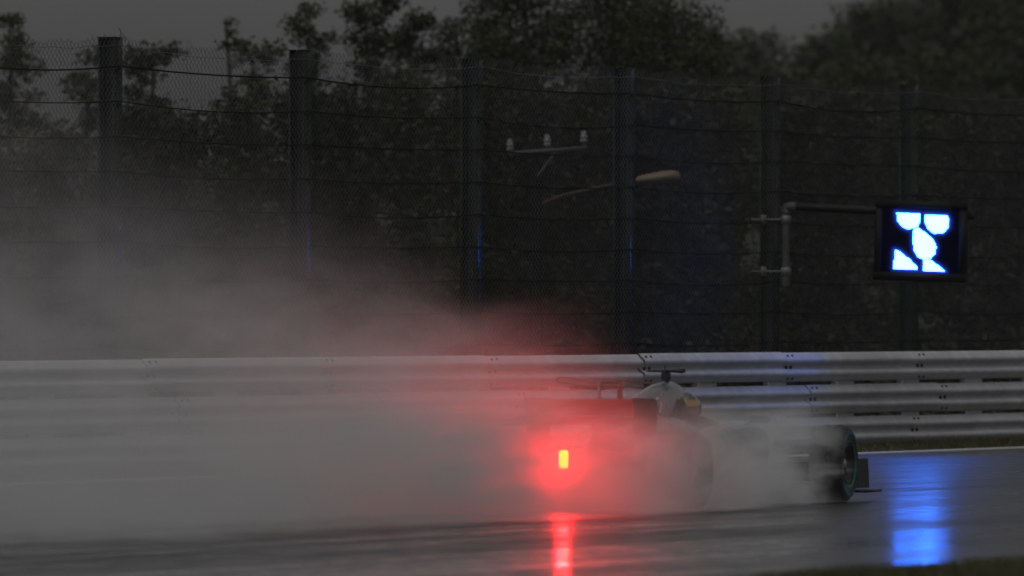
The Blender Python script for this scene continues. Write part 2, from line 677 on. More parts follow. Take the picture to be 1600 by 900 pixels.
LEAF = {
    'olive': leaf_mat('leaf_olive', (0.0176, 0.0211, 0.0079), (0.0458, 0.0484, 0.0176)),
    'dark': leaf_mat('leaf_dark', (0.0106, 0.0158, 0.0053), (0.0317, 0.0405, 0.0097)),
    'shrub': leaf_mat('leaf_shrub', (0.0123, 0.0141, 0.007), (0.0317, 0.0334, 0.0158)),
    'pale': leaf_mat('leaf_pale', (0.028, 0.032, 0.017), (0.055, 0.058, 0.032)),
}
BARK = simple('bark', (0.045, 0.036, 0.028), (0.025, 0.02, 0.016), rough=0.9, scale=5.0, bmp=0.5)


def tree_mesh(seed, h, w, crown0, nclump, nleaf, leaf, shape, clump_r, trunk_r):
    """returns trunk mesh builder and leaf arrays; the crown is many leaf faces on clumps at the limb ends"""
    r = np.random.default_rng(seed)
    rp = random.Random(seed)
    mb = MB()
    lean = (rp.uniform(-.04, .04) * h, rp.uniform(-.04, .04) * h)
    npt = 7
    tp = [(lean[0] * (i / (npt - 1)) ** 2 + rp.uniform(-.02, .02) * h * .3, lean[1] * (i / (npt - 1)) ** 2, h * 0.93 * i / (npt - 1)) for i in range(npt)]
    mb.tube(tp, [trunk_r * (1.25 if i == 0 else 1) * (1 - 0.9 * i / (npt - 1)) + 0.008 for i in range(npt)], 7)
    cs = []
    if shape == 'airy':
        nb = max(9, nclump // 3)
        for bi in range(nb):
            t = (bi + rp.random()) / nb
            z0 = h * (crown0 * 0.7 + (0.97 - crown0 * 0.7) * t)
            ln_ = w * 0.5 * (1 - 0.62 * t) * rp.uniform(0.35, 1.35) + 0.08
            a = rp.uniform(0, 2 * pi)
            rise = rp.uniform(0.15, 1.1) * ln_
            k0 = z0 / h
            b0 = Vector((lean[0] * k0 * k0, lean[1] * k0 * k0, z0))
            tip = b0 + Vector((cos(a) * ln_, sin(a) * ln_, rise))
            tip.z = min(tip.z, h - 0.2 * clump_r)
            md = (b0 + tip) / 2 + Vector((0, 0, -0.08 * ln_))
            br = max(0.006, trunk_r * 0.4 * (1 - k0))
            mb.tube([b0, md, tip], [br, br * .6, br * .25], 4, cap=False)
            for q_ in range(7):
                f_ = 0.15 + 0.9 * (q_ + rp.random()) / 7
                c_ = b0.lerp(tip, min(1.0, f_)) + Vector((rp.gauss(0, .1), rp.gauss(0, .1), rp.gauss(0, .07))) * ln_
                cs.append((c_.x, c_.y, c_.z))
        nclump = 0
    for c in range(nclump):
        t = (c + rp.random()) / nclump
        z = h * crown0 + max(0.1, h * (1 - crown0) - clump_r * 0.75) * t
        if shape == 'cone':
            rad = w * 0.5 * (1.0 - t) ** 0.8 + 0.05
        elif shape == 'round':
            rad = w * 0.5 * math.sqrt(max(0.02, 1 - (2 * t - 0.9) ** 2 / 1.25))
        elif shape == 'bush':
            rad = w * 0.5 * math.sqrt(max(0.05, 1 - t ** 2.2))
        else:                                          # airy: uneven tiers
            rad = w * 0.5 * (1 - 0.72 * t) * (0.25 + 1.0 * rp.random())
        a = rp.uniform(0, 2 * pi)
        q = rad * math.sqrt(rp.uniform(0.12, 1.0))
        k = min(1, z / (h * 0.96))
        cx = lean[0] * k * k + q * cos(a); cyy = lean[1] * k * k + q * sin(a)
        cs.append((cx, cyy, z))
        z0 = max(0.02, z - q * rp.uniform(0.35, 0.8))
        k0 = z0 / h
        b0 = (lean[0] * k0 * k0, lean[1] * k0 * k0, z0)
        if q > 0.12:
            mid = ((b0[0] + cx) / 2 + rp.uniform(-.05, .05) * w, (b0[1] + cyy) / 2, (z0 + z) / 2 - 0.04 * q + rp.uniform(0, .05) * w)
            br = max(0.006, trunk_r * 0.35 * (1 - k0))
            mb.tube([b0, mid, (cx, cyy, z)], [br, br * 0.65, br * 0.25], 4, cap=False)
    cs = np.array(cs)
    per = r.choice(len(cs), nleaf, p=None)
    off = r.normal(0, 1, (nleaf, 3))
    off /= np.maximum(1e-6, np.linalg.norm(off, axis=1))[:, None]
    off *= (r.uniform(0, 1, nleaf) ** 0.45)[:, None] * clump_r * np.array([1.15, 1.15, 0.72])
    sizes = r.uniform(0.65, 1.35, len(cs)) * (1.0 if shape != 'airy' else 0.85)
    c = cs[per] + off * sizes[per][:, None]
    c[:, 2] = np.maximum(c[:, 2], 0.05)
    d1 = r.normal(0, 1, (nleaf, 3)); d1[:, 2] *= 0.6
    d1 /= np.linalg.norm(d1, axis=1)[:, None]
    d2 = np.cross(d1, r.normal(0, 1, (nleaf, 3))); d2 /= np.maximum(1e-6, np.linalg.norm(d2, axis=1))[:, None]
    ln = (leaf * r.uniform(0.6, 1.3, nleaf))[:, None]
    wd = ln * 0.42
    v = np.stack([c - d1 * ln * .5, c + d2 * wd * .5, c + d1 * ln * .5, c - d2 * wd * .5], 1).reshape(-1, 3)
    f = np.arange(4 * nleaf).reshape(-1, 4)
    return mb, v, f


def tree(px, top, dep, wpx, label, shape='round', kind='tree', mat='dark', crown0=0.2, nclump=60, nleaf=5000,
         leaf=0.105, cr=None, tr=0.10, seed=1, group=None, base=None):
    cr = cr or wpx / (FPX / dep) * 0.17
    s = FPX / dep
    zt = CAM_H + (HOR - top) / s
    x = (px - 800.0) / s
    # ground under the tree
    p = Vector((x, dep, 0)) - O
    u, v = p.dot(D), p.dot(L)
    g = max(0.0, bank_z(u, v) if V_FENCE + 2 < v < V_FENCE + 70 else 0.0, hill_z(u, v) if 84 < v < 330 and u < 620 else 0.0) - 0.05
    if base is not None: g = base
    h = zt - g
    w = max(0.2, wpx / s - 0.7 * cr)
    root = empty(kind if kind != 'tree' else {'cone': 'conifer_tree', 'airy': 'slender_tree'}.get(shape, 'leafy_tree'), (x, dep, g))
    tag(root, label, 'shrub' if kind == 'shrub' else 'tree', group)
    mb, lv, lf = tree_mesh(seed, h, w, crown0, nclump, nleaf, leaf, shape, cr or w * 0.17, tr)
    mb.build('stem' if kind == 'shrub' else 'trunk', BARK, root)
    o = link('foliage' if kind == 'shrub' else 'crown', raw_mesh('crown', lv, lf, 4, LEAF[mat]), root)
    return root


G1 = 'trees standing behind the catch fence'
T = tree
# slim and ragged ones against the sky at left
T(18, 22, 138, 130, 'ragged slender tree at the far left edge of the photo, poking over the fence', 'airy', mat='olive', nclump=57, nleaf=3900, seed=11, group=G1, crown0=.25, cr=0.26)
T(135, 78, 136, 120, 'low wispy tree just left of the leftmost fence post', 'airy', mat='olive', nclump=57, nleaf=4160, seed=12, group=G1, cr=0.26)
T(248, 62, 132, 170, 'bushy sapling seen through the mesh right of the leftmost fence post', 'airy', mat='olive', nclump=85, nleaf=6240, seed=13, group=G1, cr=0.27)
T(366, 2, 150, 44, 'thin bare spire-like sapling rising alone between the two leftmost fence posts', 'airy', mat='olive', nclump=30, nleaf=420, seed=14, group=G1, crown0=.45, cr=.13)
T(462, 0, 140, 120, 'loose slender tree with reddish sparse top above the second fence post', 'airy', mat='olive', nclump=78, nleaf=5280, seed=15, group=G1, crown0=.3, cr=0.24)
T(405, 62, 134, 120, 'short leafy tree beside the sparse one, left of the second fence post', 'airy', mat='olive', nclump=68, nleaf=5280, seed=16, group=G1, cr=0.27)
T(575, -12, 142, 170, 'open feathery tree with tiered branches between second and third fence posts', 'airy', mat='dark', nclump=102, nleaf=8640, seed=17, group=G1, crown0=.25, cr=0.29)
T(655, 12, 146, 120, 'medium feathery tree right of the tiered one, left of the third post', 'airy', mat='dark', nclump=88, nleaf=7680, seed=18, group=G1, crown0=.25, cr=0.29)
T(697, 14, 150, 50, 'narrow pointed tree close to the third fence post', 'cone', mat='dark', nclump=61, nleaf=3600, seed=19, group=G1, cr=.28)
T(742, 18, 148, 70, 'pointed thin-topped tree directly above the third fence post', 'cone', mat='dark', nclump=68, nleaf=4800, seed=20, group=G1, cr=0.24)
T(835, -95, 150, 230, 'big dense dark tree, left of the pair at the centre skyline', 'round', mat='dark', nclump=150, nleaf=22000, seed=21, group=G1, cr=.55, tr=.16)
T(775, 30, 146, 140, 'rounded dark tree at the left foot of the big centre tree', 'round', mat='dark', nclump=90, nleaf=12000, seed=22, group=G1, cr=.45)
T(945, -95, 152, 190, 'tall dense tree at the middle of the skyline above the fourth fence post', 'round', mat='dark', nclump=130, nleaf=20000, seed=23, group=G1, cr=.52, tr=.16)
T(1035, -25, 150, 230, 'broad dense dark green tree, rightmost of the near skyline trees', 'round', mat='dark', nclump=150, nleaf=24000, seed=24, group=G1, cr=.55, tr=.16)
T(1098, 50, 148, 120, 'lower dark tree leaning against the right side of the broad one', 'round', mat='dark', nclump=90, nleaf=11000, seed=25, group=G1, cr=.42)
# misty ones farther off
G2 = 'misty trees on the hillside at right'
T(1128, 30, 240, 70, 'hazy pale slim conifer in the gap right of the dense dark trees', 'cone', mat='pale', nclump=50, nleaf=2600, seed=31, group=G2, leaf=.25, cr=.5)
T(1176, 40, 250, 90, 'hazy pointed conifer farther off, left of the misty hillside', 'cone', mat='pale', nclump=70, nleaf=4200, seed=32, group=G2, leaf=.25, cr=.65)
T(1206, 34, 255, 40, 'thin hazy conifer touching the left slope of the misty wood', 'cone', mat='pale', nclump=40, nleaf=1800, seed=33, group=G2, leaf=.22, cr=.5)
T(1296, 38, 280, 150, 'large misty round tree at the left shoulder of the hazy wood', 'round', mat='dark', nclump=110, nleaf=14400, seed=34, group=G2, leaf=.30, cr=1.0, tr=.25)
T(1365, -12, 290, 190, 'tall misty tree whose top leaves the frame, second in the hazy wood', 'round', mat='dark', nclump=110, nleaf=14400, seed=35, group=G2, leaf=.30, cr=1.0, tr=.25)
T(1440, -30, 300, 260, 'wide misty tree at the middle of the hazy wood', 'round', mat='olive', nclump=110, nleaf=14400, seed=36, group=G2, leaf=.30, cr=1.05, tr=.25)
T(1520, -60, 285, 240, 'tallest misty tree, second from the right edge in the hazy wood', 'round', mat='dark', nclump=110, nleaf=14400, seed=37, group=G2, leaf=.30, cr=1.0, tr=.25)
T(1595, -50, 280, 240, 'misty tree at the right edge of the hazy wood', 'round', mat='olive', nclump=110, nleaf=14400, seed=38, group=G2, leaf=.30, cr=1.0, tr=.25)
T(1240, 92, 230, 110, 'low hazy bushy tree at the foot of the misty wood', 'round', mat='olive', nclump=70, nleaf=8100, seed=39, group=G2, leaf=.25, cr=.75)
T(1345, 80, 235, 170, 'low broad misty tree in front of the hazy wood, above the fifth fence post', 'round', mat='olive', nclump=80, nleaf=9900, seed=40, group=G2, leaf=.25, cr=.8)
T(1460, 70, 235, 180, 'low broad misty tree in front of the hazy wood, above the sixth fence post', 'round', mat='olive', nclump=80, nleaf=9900, seed=41, group=G2, leaf=.25, cr=.8)
T(1570, 80, 232, 170, 'low broad misty tree in front of the hazy wood, at the right edge', 'round', mat='dark', nclump=80, nleaf=9900, seed=42, group=G2, leaf=.25, cr=.8)
# shrubs that close the view behind the mesh
G3 = 'shrubs behind the catch fence mesh'
SH = [(-30, 150, 126, 'leafy shrub behind the mesh at the left edge of the photo'),
      (80, 168, 122, 'leafy shrub behind the mesh left of the leftmost fence post'),
      (190, 150, 121, 'leafy shrub behind the leftmost fence post'),
      (285, 140, 122, 'leafy shrub right of the leftmost fence post'),
      (380, 128, 122, 'leafy shrub left of the second fence post'),
      (470, 118, 123, 'leafy shrub behind the second fence post'),
      (560, 100, 124, 'leafy shrub right of the second fence post'),
      (645, 105, 126, 'leafy shrub left of the third fence post'),
      (735, 100, 126, 'leafy shrub behind the third fence post'),
      (820, 110, 128, 'leafy shrub behind the crossarm with white insulators'),
      (905, 115, 129, 'leafy shrub between the insulators and the fourth fence post'),
      (985, 118, 130, 'leafy shrub behind the fourth fence post, near the tan lamp head'),
      (1070, 120, 131, 'leafy shrub right of the tan lamp head'),
      (1150, 126, 132, 'leafy shrub left of the fifth fence post'),
      (1235, 132, 134, 'leafy shrub behind the bracket pipe of the light panel'),
      (1320, 138, 135, 'leafy shrub between the bracket pipe and the light panel'),
      (1410, 146, 137, 'leafy shrub behind the sixth fence post'),
      (1500, 148, 138, 'leafy shrub right of the light panel'),
      (1590, 152, 139, 'leafy shrub behind the mesh at the right edge of the photo')]
for i, (px, top, dep, lab) in enumerate(SH):
    T(px, top + 14 * sin(i * 2.4), dep, 150, lab, 'bush', kind='shrub', mat=('shrub', 'olive')[i % 3 == 1], crown0=0.02, nclump=95, nleaf=10500,
      leaf=.12, cr=.40, tr=.05, seed=60 + i, group=G3)
# a paler sprig in front of the dark mass
T(700, 318, 119, 60, 'small pale-leaved shrub low behind the mesh, left of the third post', 'bush', kind='shrub', mat='pale', crown0=0.3, nclump=20, nleaf=1500, leaf=.085, cr=.22, tr=.02, seed=91)
T(318, 255, 118, 80, 'small pale bush behind the mesh between the two leftmost posts', 'bush', kind='shrub', mat='pale', crown0=0.3, nclump=24, nleaf=1300, leaf=.085, cr=.25, tr=.02, seed=92)

# undergrowth that covers the ground behind the mesh
r_ = np.random.default_rng(77)
nU = 70000
uu = r_.uniform(-45, 75, nU); vv = V_FENCE + 1.2 + 22 * r_.uniform(0, 1, nU) ** 1.3
hump = 0.55 + 0.45 * np.sin(uu * 0.9 + 1.7 * np.sin(vv * 0.6)) + 0.25 * np.sin(uu * 2.3 + vv)
zz = np.array([bank_z(a, b) for a, b in zip(uu, vv)]).clip(0) + r_.uniform(0, 1, nU) * (0.35 + 1.5 * hump.clip(0) * ((vv - V_FENCE) / 12).clip(0.15, 1))
cU = np.stack([uu, vv, zz], 1)
d1 = r_.normal(0, 1, (nU, 3)); d1 /= np.linalg.norm(d1, axis=1)[:, None]
d2 = np.cross(d1, r_.normal(0, 1, (nU, 3))); d2 /= np.linalg.norm(d2, axis=1)[:, None]
lU = r_.uniform(.07, .17, nU)[:, None]
vU = np.stack([cU - d1 * lU * .5, cU + d2 * lU * .22, cU + d1 * lU * .5, cU - d2 * lU * .22], 1).reshape(-1, 3)
o = link('undergrowth', raw_mesh('undergrowth', vU, np.arange(4 * nU).reshape(-1, 4), 4, LEAF['shrub']))
o.location = O; o.rotation_euler = (0, 0, ANG); o['kind'] = 'stuff'

# ------------------------------------------------------------------ utility pole with insulators and lamp
PD = 113.0
ps = FPX / PD
pole_x = (838 - 800) / ps
pole = empty('utility_pole', (pole_x, PD, -0.05))
tag(pole, 'utility pole with a white-insulator crossarm and a tan street lamp head behind the mesh', 'utility pole')
MP = simple('pole_brown', (0.007, 0.0065, 0.006), (0.011, 0.010, 0.009), spec=0.1, rough=0.9, scale=6)
MARM = simple('crossarm_steel', (0.075, 0.075, 0.075), (0.055, 0.055, 0.055), rough=0.6, scale=6)
MINS = simple('insulator_porcelain', (0.22, 0.22, 0.22), (0.17, 0.17, 0.17), rough=0.5, scale=6)
MLAMP = simple('lamp_head_tan', (0.20, 0.135, 0.08), (0.16, 0.105, 0.062), rough=0.5, scale=5)
MLARM = simple('lamp_arm_brown', (0.035, 0.02, 0.015), (0.028, 0.016, 0.012), rough=0.7, scale=5)


def PL(px, py, dy=0.0):                     # a point in the pole's own frame
    a = at(px, py, PD)
    return Vector((a.x - pole_x, dy, a.z + 0.05))


mb = MB(); mb.tube([(0, 0, 0), (0.0, 0, 2.0), PL(838, 262)], [0.10, 0.09, 0.075], 12); mb.build('pole', MP, pole)
mb = MB()
a, b = PL(792, 240, -0.1), PL(918, 231, -0.1)
mb.box((a + b) / 2, ((b - a).length, 0.06, 0.05), Matrix.Rotation(-math.atan2(b.z - a.z, b.x - a.x), 3, 'Y'), bev=0.006)
mb.build('crossarm', MARM, pole)
mb = MB(); mb.tube([PL(840, 275, -0.1), PL(868, 238, -0.1)], 0.018, 6); mb.build('brace', MARM, pole)
for px, py in ((797, 229), (855, 222), (912, 216)):
    mb = MB()
    c = PL(px, py, -0.1)
    prof = [(0.012, -0.13), (0.016, -0.06), (0.045, -0.055), (0.052, -0.02), (0.034, -0.01), (0.048, 0.0), (0.05, 0.03), (0.03, 0.05), (0.036, 0.07), (0.024, 0.095), (0.002, 0.10)]
    mb.lathe(prof, 14, 'z', c)
    mb.build('insulator', MINS, pole)
mb = MB(); mb.tube([PL(838, 322, 0), PL(880, 306, -0.05), PL(945, 291, -0.1), PL(1000, 281, -0.12)], [0.032, 0.03, 0.026, 0.024], 8); mb.build('lamp_arm', MLARM, pole)
mb = MB()
rings = []
for px, pt, pb, wy in ((994, 279, 285, .03), (998, 275, 287, .08), (1012, 272, 287, .11), (1032, 268, 286, .14), (1050, 266, 284, .14), (1058, 268, 283, .10), (1062, 273, 280, .04)):
    cc = PL(px, (pt + pb) / 2, -0.14); hz = (pb - pt) / ps / 2
    rings.append([cc + Vector((0, wy * cos(q * pi / 8), hz * sin(q * pi / 8))) for q in range(16)])
mb.loft(rings)
mb.build('lamp_head', MLAMP, pole)

# ------------------------------------------------------------------ light panel on its bracket
V_PAN = V_FENCE - 0.42
MBLK = simple('panel_black', (0.004, 0.004, 0.005), (0.007, 0.007, 0.008), rough=0.6, spec=0.2, scale=8)
MPIPE = simple('pipe_grey', (0.085, 0.088, 0.085), (0.055, 0.058, 0.055), rough=0.6, metal=0.3, scale=9)
MPIPED = simple('pipe_dark', (0.006, 0.006, 0.007), (0.010, 0.010, 0.011), rough=0.5, spec=0.25, scale=9)
MCLAMP = simple('clamp_steel', (0.18, 0.18, 0.18), (0.12, 0.12, 0.12), rough=0.5, metal=0.3, scale=9)
up = u_at(1228, V_PAN)
panel = empty('light_panel', P(up, V_PAN, 0.0), ANG)
tag(panel, 'black square LED light panel showing white shapes, hung from a pipe bracket', 'light panel')
dp = depth(up, V_PAN)


def arm_y(px):                                      # reach out from the fence that the photo shows in column px
    k = (px - 800.0) / FPX
    b = P(up, V_PAN)
    return (b.x - k * b.y) / (L.x - k * L.y) * -1.0


yc_ = arm_y(1445)
dc = depth(up, V_PAN + yc_)
zp = lambda py: z_at(py, dp)
zc = lambda py: z_at(py, dc)
mb = MB(); mb.tube([(0, 0, zp(447)), (0, 0, zp(322))], 0.046, 14); mb.build('upright_pipe', MPIPE, panel)
mb = MB()
mb.tube([(0.0, 0, zp(332)), (0.0, 0, zp(326)), (0.0, -.012, zp(324)), (0.0, -.05, zp(323)), (0.0, -0.15, zp(323))], 0.058, 14)
mb.build('elbow', MPIPE, panel)
ye = arm_y(1525)
ARM_Y = 0.0
mb = MB()
mb.tube([(0.0, -.12, zp(323)), (0, ye, z_at(337, depth(up, V_PAN + ye)))], 0.052, 14)
mb.build('arm', MPIPED, panel)
for py in (343, 424):
    mb = MB()
    z = zp(py)
    mb.tube([(0.0, 0.46, z), (0.0, 0.0, z)], 0.014, 6)
    mb.box((0.0, 0.30, z), (0.12, 0.03, 0.12), bev=0.006)
    mb.lathe([(0.052, -0.05), (0.062, -0.045), (0.062, 0.045), (0.052, 0.05)], 14, 'z', (0, 0, z))
    mb.build('clamp', MCLAMP, panel)

# housing, facing back towards the oncoming cars and the camera
yaw = R(-17)
S = FPX / dc
PW, PH, PT = 140.0 / S / cos(yaw), 124.5 / S, 0.16
hous = empty('panel_frame', (0, 0, 0))
bpy.data.objects.remove(hous)
ROLL = R(1.9)
pcz = zc(377.5)
# local panel axes in world space
ex = Vector((cos(yaw), sin(yaw), 0)); ez0 = Vector((0, 0, 1))
ex = (ex * cos(ROLL) - ez0 * sin(ROLL)).normalized()
en = Vector((sin(yaw), -cos(yaw), 0))              # out of the screen
ez = en.cross(ex) * -1 if en.cross(ex).z < 0 else en.cross(ex)
ez = ex.cross(en) * -1 if (ex.cross(en)).z < 0 else ex.cross(en)
cw = P(up, V_PAN + yc_, pcz) + en * 0.15
inv = Matrix.Translation(P(up, V_PAN, 0)) @ Matrix.Rotation(ANG, 4, 'Z')
inv = inv.inverted()


def W2P(p): return inv @ p


RM = Matrix((ex, -en, ez)).transposed()
RL = (Matrix.Rotation(-ANG, 3, 'Z') @ RM)
mb = MB()
fr = 0.085
cloc = W2P(cw)
def pb(cx, cz, sx, sz, y0, sy, mi=0, bev=0.006):
    c = W2P(cw + ex * cx + ez * cz + en * y0)
    mb.box(c, (sx, sy, sz), RL, mi, bev)
pb(0, 0, PW, PH, -0.02, PT - 0.02)
pb(0, PH / 2 - fr / 2, PW + .012, fr, PT / 2 - 0.01, 0.05)
pb(0, -PH / 2 + fr * .62, PW + .012, fr * 1.24, PT / 2 - 0.01, 0.05)
pb(-PW / 2 + fr / 2, 0, fr, PH - fr * 2.3, PT / 2 - 0.012, 0.05)
pb(PW / 2 - fr / 2, 0, fr, PH - fr * 2.3, PT / 2 - 0.012, 0.05)
pb(0, PH * .30, PW * .5, .06, -PT / 2 - .03, .06)         # the back rail that grips the arm
mb.build('housing', MBLK, panel)
mb = MB()
mb.tube([W2P(cw + ex * (.02 + .13 * k / 8 * 1.6) + ez * (PH / 2 + .02 + .075 * sin(pi * k / 8)) - en * .05) for k in range(9)], 0.009, 6)
mb.build('cable', MPIPED, panel)
# LED matrix
POLY = [
    [(715, 168), (828, 172), (829, 215), (818, 238), (775, 250), (745, 238), (722, 210)],
    [(855, 175), (965, 178), (976, 205), (972, 238), (945, 265), (905, 268), (875, 250), (858, 215)],
    [(806, 244), (830, 245), (870, 275), (900, 300), (915, 335), (911, 370), (890, 392), (855, 398), (825, 385), (808, 355), (800, 310), (800, 265)],
    [(711, 356), (735, 362), (790, 405), (822, 438), (824, 452), (710, 448)],
    [(853, 393), (885, 400), (930, 430), (962, 458), (853, 455)]]


def inside(p, poly):
    c = False
    x, y = p
    for i in range(len(poly)):
        x1, y1 = poly[i]; x2, y2 = poly[i - 1]
        if (y1 > y) != (y2 > y) and x < (x2 - x1) * (y - y1) / (y2 - y1) + x1: c = not c
    return c


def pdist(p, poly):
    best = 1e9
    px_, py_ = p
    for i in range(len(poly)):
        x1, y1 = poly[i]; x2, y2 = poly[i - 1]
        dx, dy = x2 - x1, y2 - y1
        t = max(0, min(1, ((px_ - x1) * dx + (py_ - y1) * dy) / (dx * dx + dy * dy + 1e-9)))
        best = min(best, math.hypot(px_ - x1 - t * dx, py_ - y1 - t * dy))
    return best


NL = 62
verts, faces, cols = [], [], []
gap = 0.90
cw_, ch_ = (PW - 2 * fr) / NL, (PH - 2.24 * fr) / NL
for i in range(NL):
    for j in range(NL):
        lx = -PW / 2 + fr + (i + .5) * cw_
        lz = -PH / 2 + fr * 1.24 + (j + .5) * ch_
        # back to the crop the outlines were read from (the panel spans 612..1062 by 112..512 there)
        cxp = 837 + lx / PW * 450
        cyp = 310 - lz / PH * 400 + (lx / PW) * 4
        on = any(inside((cxp, cyp), q) for q in POLY)
        if on:
            c = (0.026, 0.165, 1.0, 1.0)
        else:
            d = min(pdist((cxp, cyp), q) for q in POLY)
            k = 0.032 * math.exp(-(d / 8.0) ** 1.2) + 0.00012  # unlit LEDs carry a painted blue bloom that fades away from the shapes
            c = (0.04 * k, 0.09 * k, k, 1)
        b0 = len(verts)
        for sx, sz in ((-1, -1), (1, -1), (1, 1), (-1, 1)):
            verts.append(W2P(cw + ex * (lx + sx * cw_ * gap / 2) + ez * (lz + sz * ch_ * gap / 2) + en * (PT / 2 - 0.014)))
        faces.append((b0, b0 + 1, b0 + 2, b0 + 3)); cols.append(c)
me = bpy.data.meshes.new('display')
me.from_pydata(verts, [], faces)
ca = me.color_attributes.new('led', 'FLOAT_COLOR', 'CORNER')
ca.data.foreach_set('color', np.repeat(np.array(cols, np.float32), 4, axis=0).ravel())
LEDM = bpy.data.materials.new('led_screen'); LEDM.use_nodes = True
nt = LEDM.node_tree; nt.nodes.clear()
at_n = nt.nodes.new('ShaderNodeAttribute'); at_n.attribute_name = 'led'
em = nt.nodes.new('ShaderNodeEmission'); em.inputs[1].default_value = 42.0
ou = nt.nodes.new('ShaderNodeOutputMaterial')
nt.links.new(at_n.outputs['Color'], em.inputs[0]); nt.links.new(em.outputs[0], ou.inputs[0])
LEDM.cycles.emission_sampling = 'FRONT_BACK'
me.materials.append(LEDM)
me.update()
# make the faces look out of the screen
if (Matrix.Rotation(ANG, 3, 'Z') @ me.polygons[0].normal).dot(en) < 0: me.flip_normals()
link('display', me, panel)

# ------------------------------------------------------------------ the racing car
car = empty('racing_car', O, pi / 2 - CARH)
tag(car, 'silver open-wheel racing car with glowing red rear light, half hidden in its own spray', 'racing car')
MS = simple('car_silver', (0.21, 0.22, 0.235), (0.16, 0.17, 0.185), rough=0.30, metal=0.35, scale=3, coat=0.6)
MD = simple('car_carbon', (0.014, 0.014, 0.016), (0.022, 0.022, 0.024), rough=0.42, scale=12)
MTY = simple('tyre_rubber', (0.014, 0.014, 0.015), (0.022, 0.022, 0.023), rough=0.5, scale=20, bmp=0.3)
MRIM = simple('rim_dark', (0.06, 0.058, 0.055), (0.10, 0.095, 0.09), rough=0.35, metal=0.7, scale=15)
MHUB = simple('wheel_nut', (0.45, 0.42, 0.36), (0.35, 0.32, 0.27), rough=0.35, metal=0.7, scale=15)
MTEAL = simple('teal_marking', (0.015, 0.17, 0.155), (0.01, 0.12, 0.11), rough=0.5, scale=15)
MBLUE = simple('blue_marking', (0.02, 0.13, 0.28), (0.015, 0.10, 0.22), rough=0.5, scale=15)
MRED = simple('wing_red', (0.33, 0.03, 0.03), (0.26, 0.025, 0.025), rough=0.4, scale=6, coat=0.3)
MWHT = simple('mark_white', (0.75, 0.75, 0.77), (0.65, 0.65, 0.67), rough=0.4, scale=10)
MFLAP = simple('flap_dull_red', (0.06, 0.03, 0.03), (0.05, 0.025, 0.025), rough=0.45, scale=6)
MFIN = simple('fin_grey', (0.12, 0.12, 0.125), (0.08, 0.08, 0.085), rough=0.4, scale=6)


def sect(x, hw, z0, z1, e=2.6, n=20, yc=0.0):
    pts = []
    zc_, hz = (z0 + z1) / 2, (z1 - z0) / 2
    for k in range(n):
        a = 2 * pi * k / n
        c, s_ = cos(a), sin(a)
        pts.append(Vector((x, yc + hw * math.copysign(abs(c) ** (2 / e), c), zc_ + hz * math.copysign(abs(s_) ** (2 / e), s_))))
    return pts


# body: survival cell, engine cover with roll hoop, side pods
mb = MB()
mb.loft([sect(-0.55, .05, .36, .47), sect(-0.3, .09, .32, .50), sect(0.1, .15, .22, .60), sect(.6, .22, .14, .72), sect(1.1, .27, .13, .80),
         sect(1.5, .30, .13, .80), sect(1.85, .33, .13, .76), sect(2.2, .345, .13, .64), sect(2.75, .33, .14, .66), sect(3.1, .28, .16, .68),
         sect(3.6, .22, .22, .62), sect(4.1, .17, .26, .50), sect(4.55, .12, .24, .38), sect(4.78, .07, .23, .32)])
mb.loft([sect(.10, .03, .50, .66), sect(.5, .07, .55, .83), sect(.9, .11, .6, .90), sect(1.3, .145, .6, .985), sect(1.62, .16, .6, 1.05), sect(1.82, .15, .62, 1.07), sect(1.92, .125, .80, 1.05)])
for s_ in (-1, 1):
    mb.loft([sect(.25, .10, .14, .34, 3, yc=s_ * .22), sect(.7, .18, .12, .48, 3, yc=s_ * .32), sect(1.2, .26, .12, .60, 3, yc=s_ * .42), sect(1.7, .28, .13, .68, 3.4, yc=s_ * .47),
             sect(2.1, .275, .20, .70, 3.6, yc=s_ * .49), sect(2.3, .26, .30, .68, 3.6, yc=s_ * .50)])
mb.build('body', MS, car)
# cockpit opening: dark surround and head rest
mb = MB()
mb.loft([sect(1.86, .18, .62, .83), sect(2.0, .26, .60, .82), sect(2.45, .26, .58, .74), sect(2.8, .20, .55, .69)])
mb.build('cockpit_surround', MD, car)
mb = MB()
mb.loft([sect(1.90, .09, .90, 1.035, 2.4), sect(1.945, .09, .90, 1.035, 2.4)])
mb.build('air_intake', MD, car)
for s_ in (-1, 1):                                   # dark flanks of the roll hoop
    mb = MB()
    mb.prism([(1.42, s_ * .163, .72), (1.80, s_ * .168, .70), (1.90, s_ * .150, .86), (1.72, s_ * .166, .93)], (0, s_ * .006, 0))
    mb.build('hoop_flank', MD, car)
# floor, barge boards, diffuser
mb = MB()
mb.box((1.45, 0, .075), (3.3, 1.36, .03), bev=.01)
mb.prism([(-.35, -.5, .09), (.1, -.5, .09), (-.35, -.5, .27)], (0, 1.0, 0))
mb.build('floor', MD, car)
for s_ in (-1, 1):
    mb = MB()
    for q in range(3):
        x0 = 2.45 + q * .22
        mb.prism([(x0, s_ * (.58 - .05 * q), .09), (x0 + .2, s_ * (.55 - .05 * q), .09), (x0 + .14, s_ * (.52 - .05 * q), .50 - .04 * q), (x0 - .02, s_ * (.55 - .05 * q), .50 - .04 * q)], (0, .012, 0))
    mb.build('barge_board', MD, car)


